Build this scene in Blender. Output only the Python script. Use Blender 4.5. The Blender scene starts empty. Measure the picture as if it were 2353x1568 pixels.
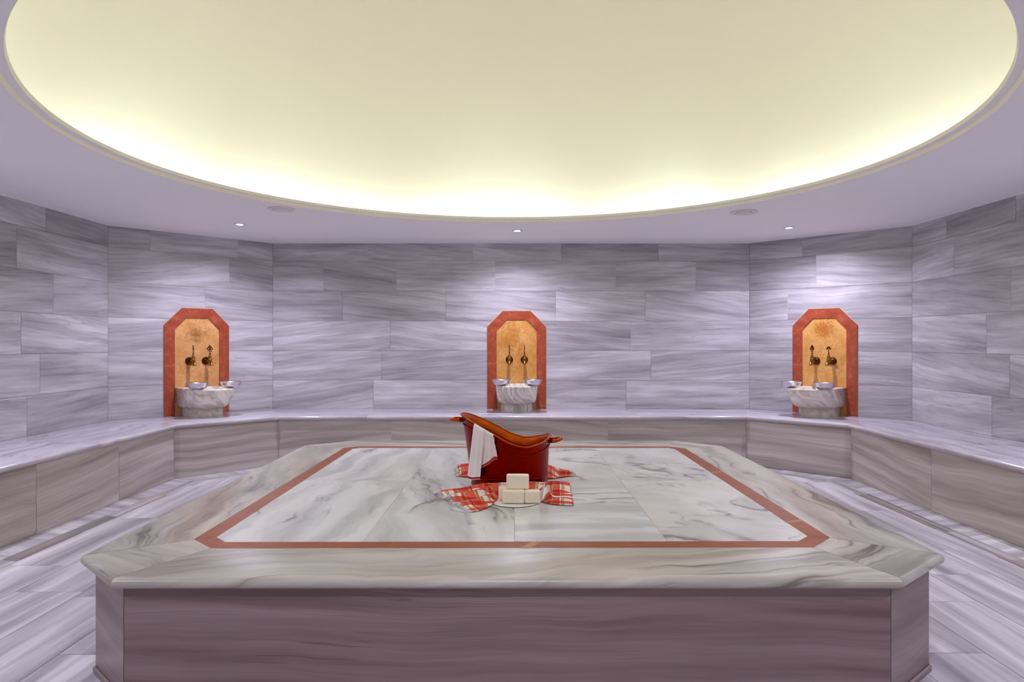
import bpy, math, random
from mathutils import Vector, Matrix, noise as mnoise

random.seed(7)
S = bpy.context.scene
COL = S.collection
PI = math.pi

# ------------------------------------------------------------------ camera
F = 1600.0; CX = 1181.0; HY = 787.0; CH = 1.2      # focal px, vanishing point, camera height
camd = bpy.data.cameras.new('camera')
cam = bpy.data.objects.new('camera', camd); COL.objects.link(cam)
cam.location = (0, 0, CH); cam.rotation_euler = (PI/2, 0, 0)
camd.sensor_width = 36; camd.lens = 36*F/2353
camd.shift_x = -4.5/2353; camd.shift_y = 3.0/2353
camd.clip_start = 0.05
S.camera = cam

# ------------------------------------------------------------------ world and exposure
w = bpy.data.worlds.new('world'); S.world = w; w.use_nodes = True
w.node_tree.nodes['Background'].inputs[0].default_value = (.02, .02, .025, 1)
w.node_tree.nodes['Background'].inputs[1].default_value = 1
S.view_settings.view_transform = 'Standard'; S.view_settings.look = 'None'
S.view_settings.gamma = 1; S.view_settings.use_curve_mapping = False
S.view_settings.exposure = 0.0

SPOT_COL = (.84, .80, 1.0)
SPOT_W = 118.0
COVE_COL = (.85, .98, 1.06)
COVE_E = 26.0
CEIL = 2.274
DOME_C = (-0.01, 3.904)

# ------------------------------------------------------------------ helpers
def wpt(px, py, h):
    """point of the place at height h seen at a photo position"""
    Y = (CH - h)*F/(py - HY)
    return Vector(((px-CX)*Y/F, Y, h))

def tag(o, label=None, cat=None, group=None, kind=None):
    if label: o['label'] = label
    if cat: o['category'] = cat
    if group: o['group'] = group
    if kind: o['kind'] = kind
    return o

def empty(name, loc=(0, 0, 0), rz=0):
    o = bpy.data.objects.new(name, None); COL.objects.link(o)
    o.location = loc; o.rotation_euler = (0, 0, rz); o.empty_display_size = .1
    return o

class MB:
    def __init__(s):
        s.v = []; s.f = []; s.uv = []; s.tc = []; s.m = []; s.sm = []
    def quad(s, pts, uvs=None, tile=(0, 0, 0, 1), mat=0, smooth=False):
        n = len(s.v); s.v += [tuple(p) for p in pts]
        s.f.append(tuple(range(n, n+len(pts))))
        s.uv += uvs if uvs else [(0, 0)]*len(pts)
        s.tc += [tile]*len(pts); s.m.append(mat); s.sm.append(smooth)
    def grid(s, rows, close_u=False, close_v=False, uvs=None, mat=0, smooth=True, tile=(0, 0, 0, 1), cap0=False, cap1=False):
        n = len(s.v); R = len(rows); C = len(rows[0])
        for r in rows: s.v += [tuple(p) for p in r]
        for i in range(R if close_v else R-1):
            for j in range(C if close_u else C-1):
                i2 = (i+1) % R; j2 = (j+1) % C
                s.f.append((n+i*C+j, n+i*C+j2, n+i2*C+j2, n+i2*C+j))
                if uvs: s.uv += [uvs[i][j], uvs[i][j2], uvs[i2][j2], uvs[i2][j]]
                else:
                    s.uv += [(j/C, i/R), ((j+1)/C, i/R), ((j+1)/C, (i+1)/R), (j/C, (i+1)/R)]
                s.tc += [tile]*4; s.m.append(mat); s.sm.append(smooth)
        for flag, i in ((cap0, 0), (cap1, R-1)):
            if flag:
                idx = [n+i*C+j for j in range(C)]
                s.f.append(tuple(idx if i else idx[::-1])); s.uv += [(0, 0)]*C; s.tc += [tile]*C
                s.m.append(mat); s.sm.append(False)
    def tube(s, path, r, n=10, closed=False, mat=0, cap=True):
        P = [Vector(p) for p in path]; N = len(P); rows = []; up = Vector((0, 0, 1)); prev = None
        for i in range(N):
            if closed: t = P[(i+1) % N]-P[i-1]
            else: t = P[min(i+1, N-1)]-P[max(i-1, 0)]
            t.normalize()
            if prev is None:
                a = up if abs(t.z) < .9 else Vector((1, 0, 0))
                x = t.cross(a).normalized()
            else: x = (prev - t*prev.dot(t)).normalized()
            prev = x; y = t.cross(x)
            rr = r[i] if isinstance(r, (list, tuple)) else r
            rows.append([P[i]+(x*math.cos(2*PI*k/n)+y*math.sin(2*PI*k/n))*rr for k in range(n)])
        s.grid(rows, close_u=True, close_v=closed, mat=mat, cap0=cap and not closed, cap1=cap and not closed)
    def lathe(s, prof, n=32, c=(0, 0, 0), axis='Z', mat=0, flute=None):
        rows = []
        for r, h in prof:
            row = []
            for k in range(n):
                a = 2*PI*k/n; rr = r*(1+(flute[1]*math.cos(flute[0]*a) if flute else 0))
                if axis == 'Z': p = (c[0]+rr*math.cos(a), c[1]+rr*math.sin(a), c[2]+h)
                else: p = (c[0]+rr*math.cos(a), c[1]-h, c[2]+rr*math.sin(a))
                row.append(p)
            rows.append(row)
        s.grid(rows, close_u=True, mat=mat, cap0=prof[0][0] > 1e-4, cap1=prof[-1][0] > 1e-4)
    def build(s, name, mats, parent=None, fixn=False):
        me = bpy.data.meshes.new(name)
        me.from_pydata(s.v, [], s.f)
        uvl = me.uv_layers.new(name='UVMap'); 
        for i, u in enumerate(s.uv): uvl.data[i].uv = u
        ca = me.color_attributes.new('tile', 'FLOAT_COLOR', 'CORNER')
        for i, c in enumerate(s.tc): ca.data[i].color = c
        if not isinstance(mats, (list, tuple)): mats = [mats]
        for m in mats: me.materials.append(m)
        for i, p in enumerate(me.polygons):
            p.material_index = s.m[i]; p.use_smooth = s.sm[i]
        me.validate(); me.update()
        if fixn:
            import bmesh
            b = bmesh.new(); b.from_mesh(me)
            bmesh.ops.remove_doubles(b, verts=b.verts, dist=1e-5)
            bmesh.ops.recalc_face_normals(b, faces=b.faces)
            b.to_mesh(me); b.free()
        o = bpy.data.objects.new(name, me); COL.objects.link(o)
        if parent: o.parent = parent
        return o

def rtile(tmin=.93, tmax=1.07):
    return (random.random(), random.random(), random.random(), random.uniform(tmin, tmax))

def copy_tree(o, parent=None):
    c = o.copy(); COL.objects.link(c); c.parent = parent
    for ch in [x for x in bpy.data.objects if x.parent == o]: copy_tree(ch, c)
    return c

# ------------------------------------------------------------------ materials
def srgb(r, g, b):
    f = lambda c: ((c/255+.055)/1.055)**2.4 if c > 10 else c/255/12.92
    return (f(r), f(g), f(b), 1)

def newmat(name):
    m = bpy.data.materials.new(name); m.use_nodes = True
    nt = m.node_tree; b = nt.nodes['Principled BSDF']
    return m, nt, b

def N(nt, typ, **kw):
    n = nt.nodes.new(typ)
    for k, v in kw.items():
        if k.startswith('i_'):
            key = k[2:]; key = int(key) if key.isdigit() else key
            n.inputs[key].default_value = v
        else: setattr(n, k, v)
    return n

def simple(name, col, rough=.5, metal=0, **kw):
    m, nt, b = newmat(name)
    b.inputs['Base Color'].default_value = col; b.inputs['Roughness'].default_value = rough
    b.inputs['Metallic'].default_value = metal
    for k, v in kw.items(): b.inputs[k].default_value = v
    return m

def ramp(nt, stops):
    r = nt.nodes.new('ShaderNodeValToRGB'); e = r.color_ramp.elements
    while len(e) < len(stops): e.new(.5)
    for i, (p, c) in enumerate(stops): e[i].position = p; e[i].color = c
    return r

def math_n(nt, op, a, b=None, clamp=False):
    n = nt.nodes.new('ShaderNodeMath'); n.operation = op; n.use_clamp = clamp
    for i, x in enumerate((a, b)):
        if x is None: continue
        if isinstance(x, (int, float)): n.inputs[i].default_value = x
        else: nt.links.new(x, n.inputs[i])
    return n.outputs[0]

def mixc(nt, fac, a, b, blend='MIX'):
    n = nt.nodes.new('ShaderNodeMix'); n.data_type = 'RGBA'; n.blend_type = blend
    for sock, x in ((n.inputs[0], fac), (n.inputs[6], a), (n.inputs[7], b)):
        if isinstance(x, (int, float, tuple)): sock.default_value = x
        else: nt.links.new(x, sock)
    return n.outputs[2]

def tile_vec(nt, rot=.12, off=1.0):
    uv = N(nt, 'ShaderNodeUVMap', uv_map='UVMap')
    at = N(nt, 'ShaderNodeAttribute', attribute_name='tile')
    sp = N(nt, 'ShaderNodeSeparateColor'); nt.links.new(at.outputs['Color'], sp.inputs[0])
    ang = math_n(nt, 'MULTIPLY', math_n(nt, 'SUBTRACT', sp.outputs[2], .5), rot*2)
    vr = N(nt, 'ShaderNodeVectorRotate', rotation_type='Z_AXIS')
    nt.links.new(uv.outputs[0], vr.inputs['Vector']); nt.links.new(ang, vr.inputs['Angle'])
    sc = N(nt, 'ShaderNodeVectorMath', operation='MULTIPLY'); nt.links.new(at.outputs['Color'], sc.inputs[0])
    sc.inputs[1].default_value = (37*off, 53*off, 19*off)
    ad = N(nt, 'ShaderNodeVectorMath', operation='ADD')
    nt.links.new(vr.outputs[0], ad.inputs[0]); nt.links.new(sc.outputs[0], ad.inputs[1])
    return ad.outputs[0], at.outputs['Alpha'], sp

def distort(nt, vec, scale, amt):
    n = N(nt, 'ShaderNodeTexNoise'); n.inputs['Scale'].default_value = scale; n.inputs['Detail'].default_value = 3
    nt.links.new(vec, n.inputs['Vector'])
    s = N(nt, 'ShaderNodeVectorMath', operation='SUBTRACT'); nt.links.new(n.outputs['Color'], s.inputs[0]); s.inputs[1].default_value = (.5, .5, .5)
    m = N(nt, 'ShaderNodeVectorMath', operation='MULTIPLY'); nt.links.new(s.outputs[0], m.inputs[0])
    m.inputs[1].default_value = (amt, amt, amt) if not isinstance(amt, tuple) else amt
    a = N(nt, 'ShaderNodeVectorMath', operation='ADD'); nt.links.new(vec, a.inputs[0]); nt.links.new(m.outputs[0], a.inputs[1])
    return a.outputs[0]

def vscale(nt, vec, s):
    m = N(nt, 'ShaderNodeVectorMath', operation='MULTIPLY'); nt.links.new(vec, m.inputs[0]); m.inputs[1].default_value = s
    return m.outputs[0]

def tnoise(nt, vec, scale=1, detail=6, rough=.55):
    n = N(nt, 'ShaderNodeTexNoise'); n.inputs['Scale'].default_value = scale
    n.inputs['Detail'].default_value = detail; n.inputs['Roughness'].default_value = rough
    nt.links.new(vec, n.inputs['Vector']); return n.outputs['Fac']

def streaky(name, dark, mid, light, su=.9, sv=6.0, rough=.3, rot=.12, streak=.5, veins=.3, wob=.12, lo=.34, hi=.68, dist=1.3, det=5):
    """banded grey marble: long soft streaks following the u direction of every slab"""
    m, nt, b = newmat(name)
    vec, tone, sp = tile_vec(nt, rot)
    d = distort(nt, vec, dist, (wob*1.5, wob, 0))
    a = tnoise(nt, vscale(nt, d, (su, sv, 1)), 1, det, .5+.025*(det-5))
    base = ramp(nt, [(lo, dark), (.5, mid), (hi, light)]); nt.links.new(a, base.inputs[0])
    s = tnoise(nt, vscale(nt, d, (su*2.2, sv*5, 1)), 1, 6, .6)
    sr = ramp(nt, [(.36, (.80, .80, .80, 1)), (.52, (1, 1, 1, 1)), (.7, (1.1, 1.1, 1.1, 1))]); nt.links.new(s, sr.inputs[0])
    c = mixc(nt, streak, base.outputs[0], sr.outputs[0], 'MULTIPLY')
    v = tnoise(nt, vscale(nt, d, (su*.9, sv*2.0, 1)), 1, 3, .5)
    vm = math_n(nt, 'ABSOLUTE', math_n(nt, 'SUBTRACT', v, .5))
    vr = ramp(nt, [(0, (1, 1, 1, 1)), (.016, (0, 0, 0, 1))]); nt.links.new(vm, vr.inputs[0])
    k = tnoise(nt, vscale(nt, vec, (2.2, 4, 1)), 1, 3)
    kr = ramp(nt, [(.5, (0, 0, 0, 1)), (.66, (1, 1, 1, 1))]); nt.links.new(k, kr.inputs[0])
    fac = math_n(nt, 'MULTIPLY', math_n(nt, 'MULTIPLY', vr.outputs[0], kr.outputs[0]), veins)
    c = mixc(nt, fac, c, tuple(x*.45 for x in dark[:3])+(1,))
    tn = N(nt, 'ShaderNodeCombineColor')
    for i in range(3): nt.links.new(tone, tn.inputs[i])
    c = mixc(nt, 1.0, c, tn.outputs[0], 'MULTIPLY')
    nt.links.new(c, b.inputs['Base Color'])
    b.inputs['Roughness'].default_value = rough
    return m

def slabmarble(name, base, cloud, vein, warm, rough=.16, vs=1.0, su=1.0, sv=1.0, vstr=.8, warmth=.35, lo=.54, rot=.5):
    """polished white marble with sharp dark veins, soft clouds and faint warm staining"""
    m, nt, b = newmat(name)
    vec, tone, sp = tile_vec(nt, rot)
    d = distort(nt, vec, 1.6*vs, (.35, .35, 0))
    d2 = distort(nt, d, 6*vs, (.06, .06, 0))
    cl = tnoise(nt, vscale(nt, d, (1.6*su, 3.0*sv, 1)), vs, 5, .5)
    cr = ramp(nt, [(.36, cloud), (.6, base)]); nt.links.new(cl, cr.inputs[0])
    wn = tnoise(nt, vscale(nt, d, (1.1*su, 1.6*sv, 1)), vs*1.3, 4)
    wr = ramp(nt, [(.5, (0, 0, 0, 1)), (.72, (1, 1, 1, 1))]); nt.links.new(wn, wr.inputs[0])
    c = mixc(nt, math_n(nt, 'MULTIPLY', wr.outputs[0], warmth), cr.outputs[0], warm)
    for (sc, wd, st, off) in ((.7, .05, 1.0, 0), (1.4, .02, .6, 13.7)):
        o = N(nt, 'ShaderNodeVectorMath', operation='ADD'); nt.links.new(d2, o.inputs[0]); o.inputs[1].default_value = (off, off*.7, 0)
        v = tnoise(nt, vscale(nt, o.outputs[0], (su, 2.6*sv, 1)), vs*sc, 3, .5)
        vm = math_n(nt, 'ABSOLUTE', math_n(nt, 'SUBTRACT', v, .5))
        vr = ramp(nt, [(0, (1, 1, 1, 1)), (wd*.35, (.35, .35, .35, 1)), (wd, (0, 0, 0, 1))]); nt.links.new(vm, vr.inputs[0])
        k = tnoise(nt, vscale(nt, o.outputs[0], (1.2, 1.2, 1)), vs*1.4, 3)
        kr = ramp(nt, [(lo, (0, 0, 0, 1)), (lo+.12, (1, 1, 1, 1))]); nt.links.new(k, kr.inputs[0])
        fac = math_n(nt, 'MULTIPLY', math_n(nt, 'MULTIPLY', vr.outputs[0], kr.outputs[0]), vstr*st)
        c = mixc(nt, fac, c, vein)
    tn = N(nt, 'ShaderNodeCombineColor')
    for i in range(3): nt.links.new(tone, tn.inputs[i])
    c = mixc(nt, 1.0, c, tn.outputs[0], 'MULTIPLY')
    nt.links.new(c, b.inputs['Base Color']); b.inputs['Roughness'].default_value = rough
    return m

def speckled(name, c1, c2, c3, rough=.35, scale=18, stain=None, veins=True):
    m, nt, b = newmat(name)
    tc = N(nt, 'ShaderNodeTexCoord'); vec = tc.outputs['Object']
    n = tnoise(nt, vec, scale, 6, .65)
    r = ramp(nt, [(.3, c1), (.55, c2), (.75, c3)]); nt.links.new(n, r.inputs[0]); c = r.outputs[0]
    n2 = tnoise(nt, vec, scale*12, 2, .6)
    r2 = ramp(nt, [(.3, (.82, .82, .82, 1)), (.6, (1, 1, 1, 1)), (.78, (1.25, 1.25, 1.25, 1))]); nt.links.new(n2, r2.inputs[0])
    c = mixc(nt, .8, c, r2.outputs[0], 'MULTIPLY')
    if veins:
        v = tnoise(nt, distort(nt, vec, 5, (.1, .1, .1)), 4, 3)
        vm = math_n(nt, 'ABSOLUTE', math_n(nt, 'SUBTRACT', v, .5))
        vr = ramp(nt, [(0, (1, 1, 1, 1)), (.006, (0, 0, 0, 1))]); nt.links.new(vm, vr.inputs[0])
        c = mixc(nt, math_n(nt, 'MULTIPLY', vr.outputs[0], .3), c, tuple(min(1, x*1.7) for x in c3[:3])+(1,))
    if stain:
        sx, sz, srx, srz, scol, st, spots = stain
        mp = N(nt, 'ShaderNodeVectorMath', operation='SUBTRACT'); nt.links.new(vec, mp.inputs[0]); mp.inputs[1].default_value = (sx, 0, sz)
        ms = vscale(nt, mp.outputs[0], (1/srx, 0, 1/srz))
        ln = N(nt, 'ShaderNodeVectorMath', operation='LENGTH'); nt.links.new(ms, ln.inputs[0])
        nn = tnoise(nt, vec, 30 if not spots else 90, 4, .6)
        f = math_n(nt, 'SUBTRACT', math_n(nt, 'ADD', math_n(nt, 'SUBTRACT', 1.0, ln.outputs['Value']), math_n(nt, 'MULTIPLY', nn, 2.4)), 1.25 if not spots else 1.55)
        fr = ramp(nt, [(0, (0, 0, 0, 1)), (.9 if not spots else .3, (1, 1, 1, 1))]); nt.links.new(f, fr.inputs[0])
        c = mixc(nt, math_n(nt, 'MULTIPLY', fr.outputs[0], st), c, scol)
    nt.links.new(c, b.inputs['Base Color']); b.inputs['Roughness'].default_value = rough
    return m

M = {}
M['wall'] = streaky('grey streaked wall marble', srgb(158, 152, 158), srgb(188, 184, 189), srgb(220, 217, 222), su=.9, sv=8, rough=.33, rot=.13, streak=1.0, veins=.45, wob=.075, lo=.3, hi=.72, det=9)
M['riser'] = streaky('bench riser marble', srgb(166, 156, 150), srgb(194, 185, 179), srgb(214, 207, 202), su=.5, sv=11, rough=.35, rot=.1, streak=.7, veins=.25, wob=.1)
M['base'] = streaky('platform side marble', srgb(104, 86, 80), srgb(134, 114, 110), srgb(150, 132, 128), su=.55, sv=10, rough=.3, rot=.03, streak=.7, veins=.5, wob=.1)
M['floor'] = streaky('floor marble', srgb(150, 143, 150), srgb(188, 183, 188), srgb(222, 218, 220), su=.6, sv=9, rough=.3, rot=.05, streak=.8, veins=.35, wob=.06)
M['channel'] = streaky('channel marble', srgb(140, 130, 135), srgb(175, 168, 172), srgb(205, 200, 203), su=.6, sv=30, rough=.3, rot=.0, streak=.9, veins=.9, wob=.02)
M['seat'] = slabmarble('polished seat marble', srgb(208, 204, 210), srgb(176, 171, 180), srgb(120, 112, 122), srgb(206, 200, 196), rough=.13, vs=1.3, su=.45, sv=3.2, vstr=.65, warmth=.1, lo=.55, rot=.1)
M['border'] = slabmarble('platform border marble', srgb(196, 193, 180), srgb(146, 141, 130), srgb(80, 70, 60), srgb(182, 164, 132), rough=.34, vs=1.0, su=.5, sv=2.6, vstr=.85, warmth=.35, lo=.47, rot=.3)
M['field'] = slabmarble('platform centre marble', srgb(230, 234, 230), srgb(198, 201, 196), srgb(84, 80, 76), srgb(208, 192, 168), rough=.17, vs=1.1, su=.5, sv=2.6, vstr=.9, warmth=.25, lo=.52, rot=.35)
M['swirl'] = slabmarble('swirled centre marble', srgb(230, 233, 226), srgb(206, 207, 198), srgb(104, 94, 82), srgb(206, 186, 152), rough=.17, vs=1.5, su=1.0, sv=.8, vstr=.8, warmth=.4, lo=.47, rot=1.0)
M['basinv'] = slabmarble('striped basin marble', srgb(246, 242, 234), srgb(196, 186, 172), srgb(150, 136, 118), srgb(206, 190, 160), rough=.22, vs=3.0, su=9, sv=.04, vstr=.5, warmth=.3, lo=.4, rot=.05)
M['basin'] = slabmarble('basin marble', srgb(246, 240, 226), srgb(206, 196, 182), srgb(130, 118, 104), srgb(186, 170, 148), rough=.22, vs=4.0, su=1.6, sv=1, vstr=.6, warmth=.4, lo=.48, rot=.3)
M['red'] = speckled('red inlay stone', srgb(138, 66, 12), srgb(154, 78, 20), srgb(170, 96, 42), rough=.5, scale=7, veins=False)
M['pale'] = speckled('pale vein in the red stone', srgb(168, 112, 62), srgb(180, 124, 74), srgb(190, 138, 88), rough=.5, scale=9, veins=False)
M['frame'] = speckled('terracotta marble frame', srgb(148, 60, 34), srgb(166, 76, 48), srgb(186, 108, 82), rough=.3, scale=10)
M['panelA'] = speckled('ochre panel stained', srgb(200, 138, 74), srgb(220, 162, 100), srgb(232, 184, 132), rough=.35, scale=9, stain=(-.01, 1.27, .13, .10, srgb(146, 96, 30), .85, False))
M['panelB'] = speckled('ochre panel cloudy', srgb(196, 130, 52), srgb(216, 158, 86), srgb(228, 182, 124), rough=.35, scale=7, stain=(-.06, 1.22, .17, .2, srgb(170, 100, 16), .6, False))
M['panelC'] = speckled('ochre panel speckled', srgb(206, 140, 66), srgb(222, 164, 92), srgb(232, 184, 122), rough=.35, scale=9, stain=(.0, 1.33, .15, .14, srgb(176, 100, 24), .85, True))
M['grout'] = simple('cream grout', srgb(206, 190, 170), .8)
M['dgrout'] = simple('brown grout', srgb(120, 92, 70), .8)
M['ceil'] = simple('painted ceiling plaster', srgb(249, 247, 249), .75)
M['trim'] = simple('coving plaster with painted dome glow', srgb(252, 246, 222), .7)  # cream tint paints in the dome light falling on the bands
M['dome'] = simple('cream dome plaster', srgb(226, 217, 190), .85)
M['copper'] = simple('dark red copper', srgb(136, 16, 4), .36, 1.0)
M['copper_in'] = simple('orange inner copper', srgb(184, 84, 18), .42, 1.0)  # inner faces coloured more orange than the outside
M['copper_rim'] = simple('copper edging', srgb(178, 70, 20), .34, 1.0)
M['brass'] = simple('aged brass', srgb(150, 108, 50), .28, 1.0)
M['dbrass'] = simple('dark aged brass', srgb(84, 50, 24), .38, 1.0)
M['steel'] = simple('brushed aluminium', srgb(208, 204, 210), .26, 1.0)
M['plastic'] = simple('white plastic', srgb(240, 238, 228), .35)
M['clear'] = simple('translucent white plastic', srgb(244, 238, 236), .3, 0, **{'Transmission Weight': .0, 'IOR': 1.4})
M['ventm'] = simple('cream vent plastic', srgb(232, 224, 224), .6)
M['dark'] = simple('dark gap', srgb(52, 40, 38), .9)
M['chrome'] = simple('downlight trim', srgb(200, 200, 206), .3, .6)

m, nt, b = newmat('soap')
tc = N(nt, 'ShaderNodeTexCoord'); f = tnoise(nt, tc.outputs['Object'], 300, 4, .7)
r = ramp(nt, [(.3, srgb(250, 232, 196)), (.7, srgb(255, 248, 224))]); nt.links.new(f, r.inputs[0])
nt.links.new(r.outputs[0], b.inputs['Base Color']); b.inputs['Roughness'].default_value = .5
bp = N(nt, 'ShaderNodeBump'); bp.inputs['Strength'].default_value = .3; bp.inputs['Distance'].default_value = .002
nt.links.new(f, bp.inputs['Height']); nt.links.new(bp.outputs[0], b.inputs['Normal'])
b.inputs['Subsurface Weight'].default_value = .15; b.inputs['Subsurface Radius'].default_value = (.01, .006, .003)
M['soap'] = m

def emit(name, col, st):
    m, nt, b = newmat(name); nt.nodes.remove(b)
    e = N(nt, 'ShaderNodeEmission'); e.inputs[0].default_value = tuple(col)+(1,); e.inputs[1].default_value = st
    nt.links.new(e.outputs[0], nt.nodes['Material Output'].inputs[0]); return m
M['cove'] = emit('cove strip glow', COVE_COL, COVE_E)
nt = M['cove'].node_tree; tc = N(nt, 'ShaderNodeTexCoord')
f = tnoise(nt, tc.outputs['Object'], 1.1, 2, .5)      # old tubes of uneven brightness
mr = N(nt, 'ShaderNodeMapRange'); nt.links.new(f, mr.inputs[0])
for k_, v_ in ((1, .35), (2, .65), (3, COVE_E*.5), (4, COVE_E*1.4)): mr.inputs[k_].default_value = v_
nt.links.new(mr.outputs[0], nt.nodes['Emission'].inputs[1])
M['lens'] = emit('downlight lens glow', (.9, .92, 1), 30)

# red checked hammam cloth: white and red blocks with yellow, orange and black line groups
def plaid(name):
    m, nt, b = newmat(name)
    uv = N(nt, 'ShaderNodeUVMap', uv_map='UVMap'); sp = N(nt, 'ShaderNodeSeparateXYZ'); nt.links.new(uv.outputs[0], sp.inputs[0])
    def bands(src, period, edges, phase=0):
        f = math_n(nt, 'FRACT', math_n(nt, 'ADD', math_n(nt, 'DIVIDE', src, period), phase))
        r = nt.nodes.new('ShaderNodeValToRGB'); r.color_ramp.interpolation = 'CONSTANT'
        e = r.color_ramp.elements
        while len(e) < len(edges): e.new(.5)
        for i, (p, c) in enumerate(edges): e[i].position = p; e[i].color = (c, c, c, 1)
        nt.links.new(f, r.inputs[0]); return r.outputs[0]
    red = srgb(196, 24, 18); pink = srgb(222, 92, 80); white = srgb(240, 232, 226); yel = srgb(240, 200, 100); blk = srgb(60, 34, 26); org = srgb(232, 106, 30)
    bu = bands(sp.outputs[0], .17, [(0, 0), (.42, 1)])
    bv = bands(sp.outputs[1], .11, [(0, 0), (.5, 1)], .1)
    c = mixc(nt, bu, white, pink); c2 = mixc(nt, bu, pink, red); c = mixc(nt, bv, c, c2)
    gu = bands(sp.outputs[0], .06, [(0, 0), (.0, 1), (.02, 0), (.62, 1), (.9, 0)], .15)
    gv = bands(sp.outputs[1], .11, [(0, 0), (.36, 1), (.5, 0)])
    cy = mixc(nt, bv, yel, org)
    c = mixc(nt, math_n(nt, 'MULTIPLY', gu, .85), c, cy)
    lu = bands(sp.outputs[0], .06, [(0, 0), (.62, 1), (.655, 0), (.70, 1), (.73, 0), (.79, 1), (.82, 0), (.865, 1), (.9, 0)], .15)
    c = mixc(nt, lu, c, blk)
    lv = bands(sp.outputs[1], .022, [(0, 0), (.1, 1), (.22, 0)])
    c = mixc(nt, math_n(nt, 'MULTIPLY', lv, .55), c, red)
    nt.links.new(c, b.inputs['Base Color']); b.inputs['Roughness'].default_value = .9
    return m
M['plaid'] = plaid('red checked cotton')
M['fringe'] = simple('white cotton fringe', srgb(226, 216, 212), .9)
m, nt, b = newmat('white cotton with red hem')
uv = N(nt, 'ShaderNodeUVMap', uv_map='UVMap'); sp = N(nt, 'ShaderNodeSeparateXYZ'); nt.links.new(uv.outputs[0], sp.inputs[0])
rr = nt.nodes.new('ShaderNodeValToRGB'); rr.color_ramp.interpolation = 'CONSTANT'; e = rr.color_ramp.elements
e[0].position = 0; e[0].color = srgb(252, 246, 242); e[1].position = .925; e[1].color = srgb(196, 14, 26)
e2 = e.new(.99); e2.color = srgb(238, 228, 220)
nt.links.new(sp.outputs[1], rr.inputs[0]); nt.links.new(rr.outputs[0], b.inputs['Base Color']); b.inputs['Roughness'].default_value = .9
n = tnoise(nt, vscale(nt, uv.outputs[0], (25, 30, 1)), 1, 5); bp = N(nt, 'ShaderNodeBump'); bp.inputs['Strength'].default_value = .35; bp.inputs['Distance'].default_value = .004
nt.links.new(n, bp.inputs['Height']); nt.links.new(bp.outputs[0], b.inputs['Normal'])
M['towel'] = m

# ------------------------------------------------------------------ room plan
WP = [(-3.72, -.8), (-3.72, 6.38), (-2.604, 7.52), (2.543, 7.52), (3.66, 6.40), (3.66, -.8)]
FP = [(-2.984, -.8), (-2.984, 6.115), (-2.298, 6.80), (2.277, 6.82), (2.967, 6.13), (2.967, -.8)]
SEAT = .481; ST = .038

def rowcuts(cuts, L):
    xs = [0]+sorted(cuts)+[L]
    return list(zip(xs[:-1], xs[1:]))

def tiled_plane(mb, o, u, v, rects, gap=.0012, mat=0, tone=(.93, 1.07), off=.0, uvflip=False):
    """rects in metres on the plane through o spanned by u and v"""
    o = Vector(o); u = Vector(u); v = Vector(v); nrm = u.cross(v).normalized()
    for r in rects:
        x0, x1, y0, y1 = r[:4]; t = r[4] if len(r) > 4 else rtile(*tone)
        P = [(x0+gap, y0+gap), (x1-gap, y0+gap), (x1-gap, y1-gap), (x0+gap, y1-gap)]
        mb.quad([o+u*a+v*b_+nrm*off for a, b_ in P], [(b_, a) if uvflip else (a, b_) for a, b_ in P], t, mat)

def useam(A, B, px):
    """distance from A along wall line A-B at which photo column px lies"""
    k = (px-CX)/F; dx = B[0]-A[0]; dy = B[1]-A[1]
    s = (k*A[1]-A[0])/(dx-k*dy); return s*math.hypot(dx, dy)

rowZ = [CEIL, CH+.879, CH+.5546, CH+.230, CH-.089, CH-.409, SEAT]
rowZ_low = [SEAT, SEAT-.24, 0]
def build_wall(name, A, B, seams):
    A2 = Vector((A[0], A[1], 0)); B2 = Vector((B[0], B[1], 0)); L = (B2-A2).length; u = (B2-A2)/L
    mb = MB(); rects = []
    for i in range(6):
        cuts = [useam(A, B, p) for p in seams[i]] if seams else []
        cuts = [c for c in cuts if .03 < c < L-.03]
        if not seams or L > 6:
            c = (min(cuts)-random.uniform(.7, 1.1)) if cuts else random.uniform(.3, 1.2)
            if cuts and A[1] > B[1]:       # right hand wall runs towards the camera
                c = max(cuts)+random.uniform(.7, 1.1)
                while c < L-.2: cuts.append(c); c += random.uniform(.7, 1.2)
            elif cuts:
                while c > .2: cuts.append(c); c -= random.uniform(.7, 1.2)
            else:
                while c < L-.2: cuts.append(c); c += random.uniform(.7, 1.2)
        for a, b_ in rowcuts(cuts, L): rects.append((a, b_, rowZ[i+1], rowZ[i]))
    nrm = Vector((u.y, -u.x, 0))             # faces the room
    tiled_plane(mb, A2, u, Vector((0, 0, 1)), rects, mat=0, tone=(.84, 1.08))
    bk = -nrm*.003
    mb.quad([A2+bk, B2+bk, B2+bk+Vector((0, 0, CEIL)), A2+bk+Vector((0, 0, CEIL))], mat=1)
    o = mb.build(name, [M['wall'], M['grout']]); tag(o, kind='structure'); return o
build_wall('wall_left', WP[0], WP[1], [[105], [38], [122], [48], [92], [62]])
build_wall('wall_back_left', WP[1], WP[2], [[345, 546], [527], [471], [], [], []])
build_wall('wall_back', WP[2], WP[3], [[844, 1087, 1290, 1513], [743, 911, 1138, 1415, 1599], [787, 1024, 1277, 1483], [897, 1180, 1449], [877, 1180, 1496], [858, 1160, 1439]])
build_wall('wall_back_right', WP[3], WP[4], [[1843], [1875], [1810], [], [1900], []])
build_wall('wall_right', WP[4], WP[5], [[2175, 2334], [2192], [2323], [2267], [2320], [2279]])
build_wall('wall_front', WP[5], WP[0], None)

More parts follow.
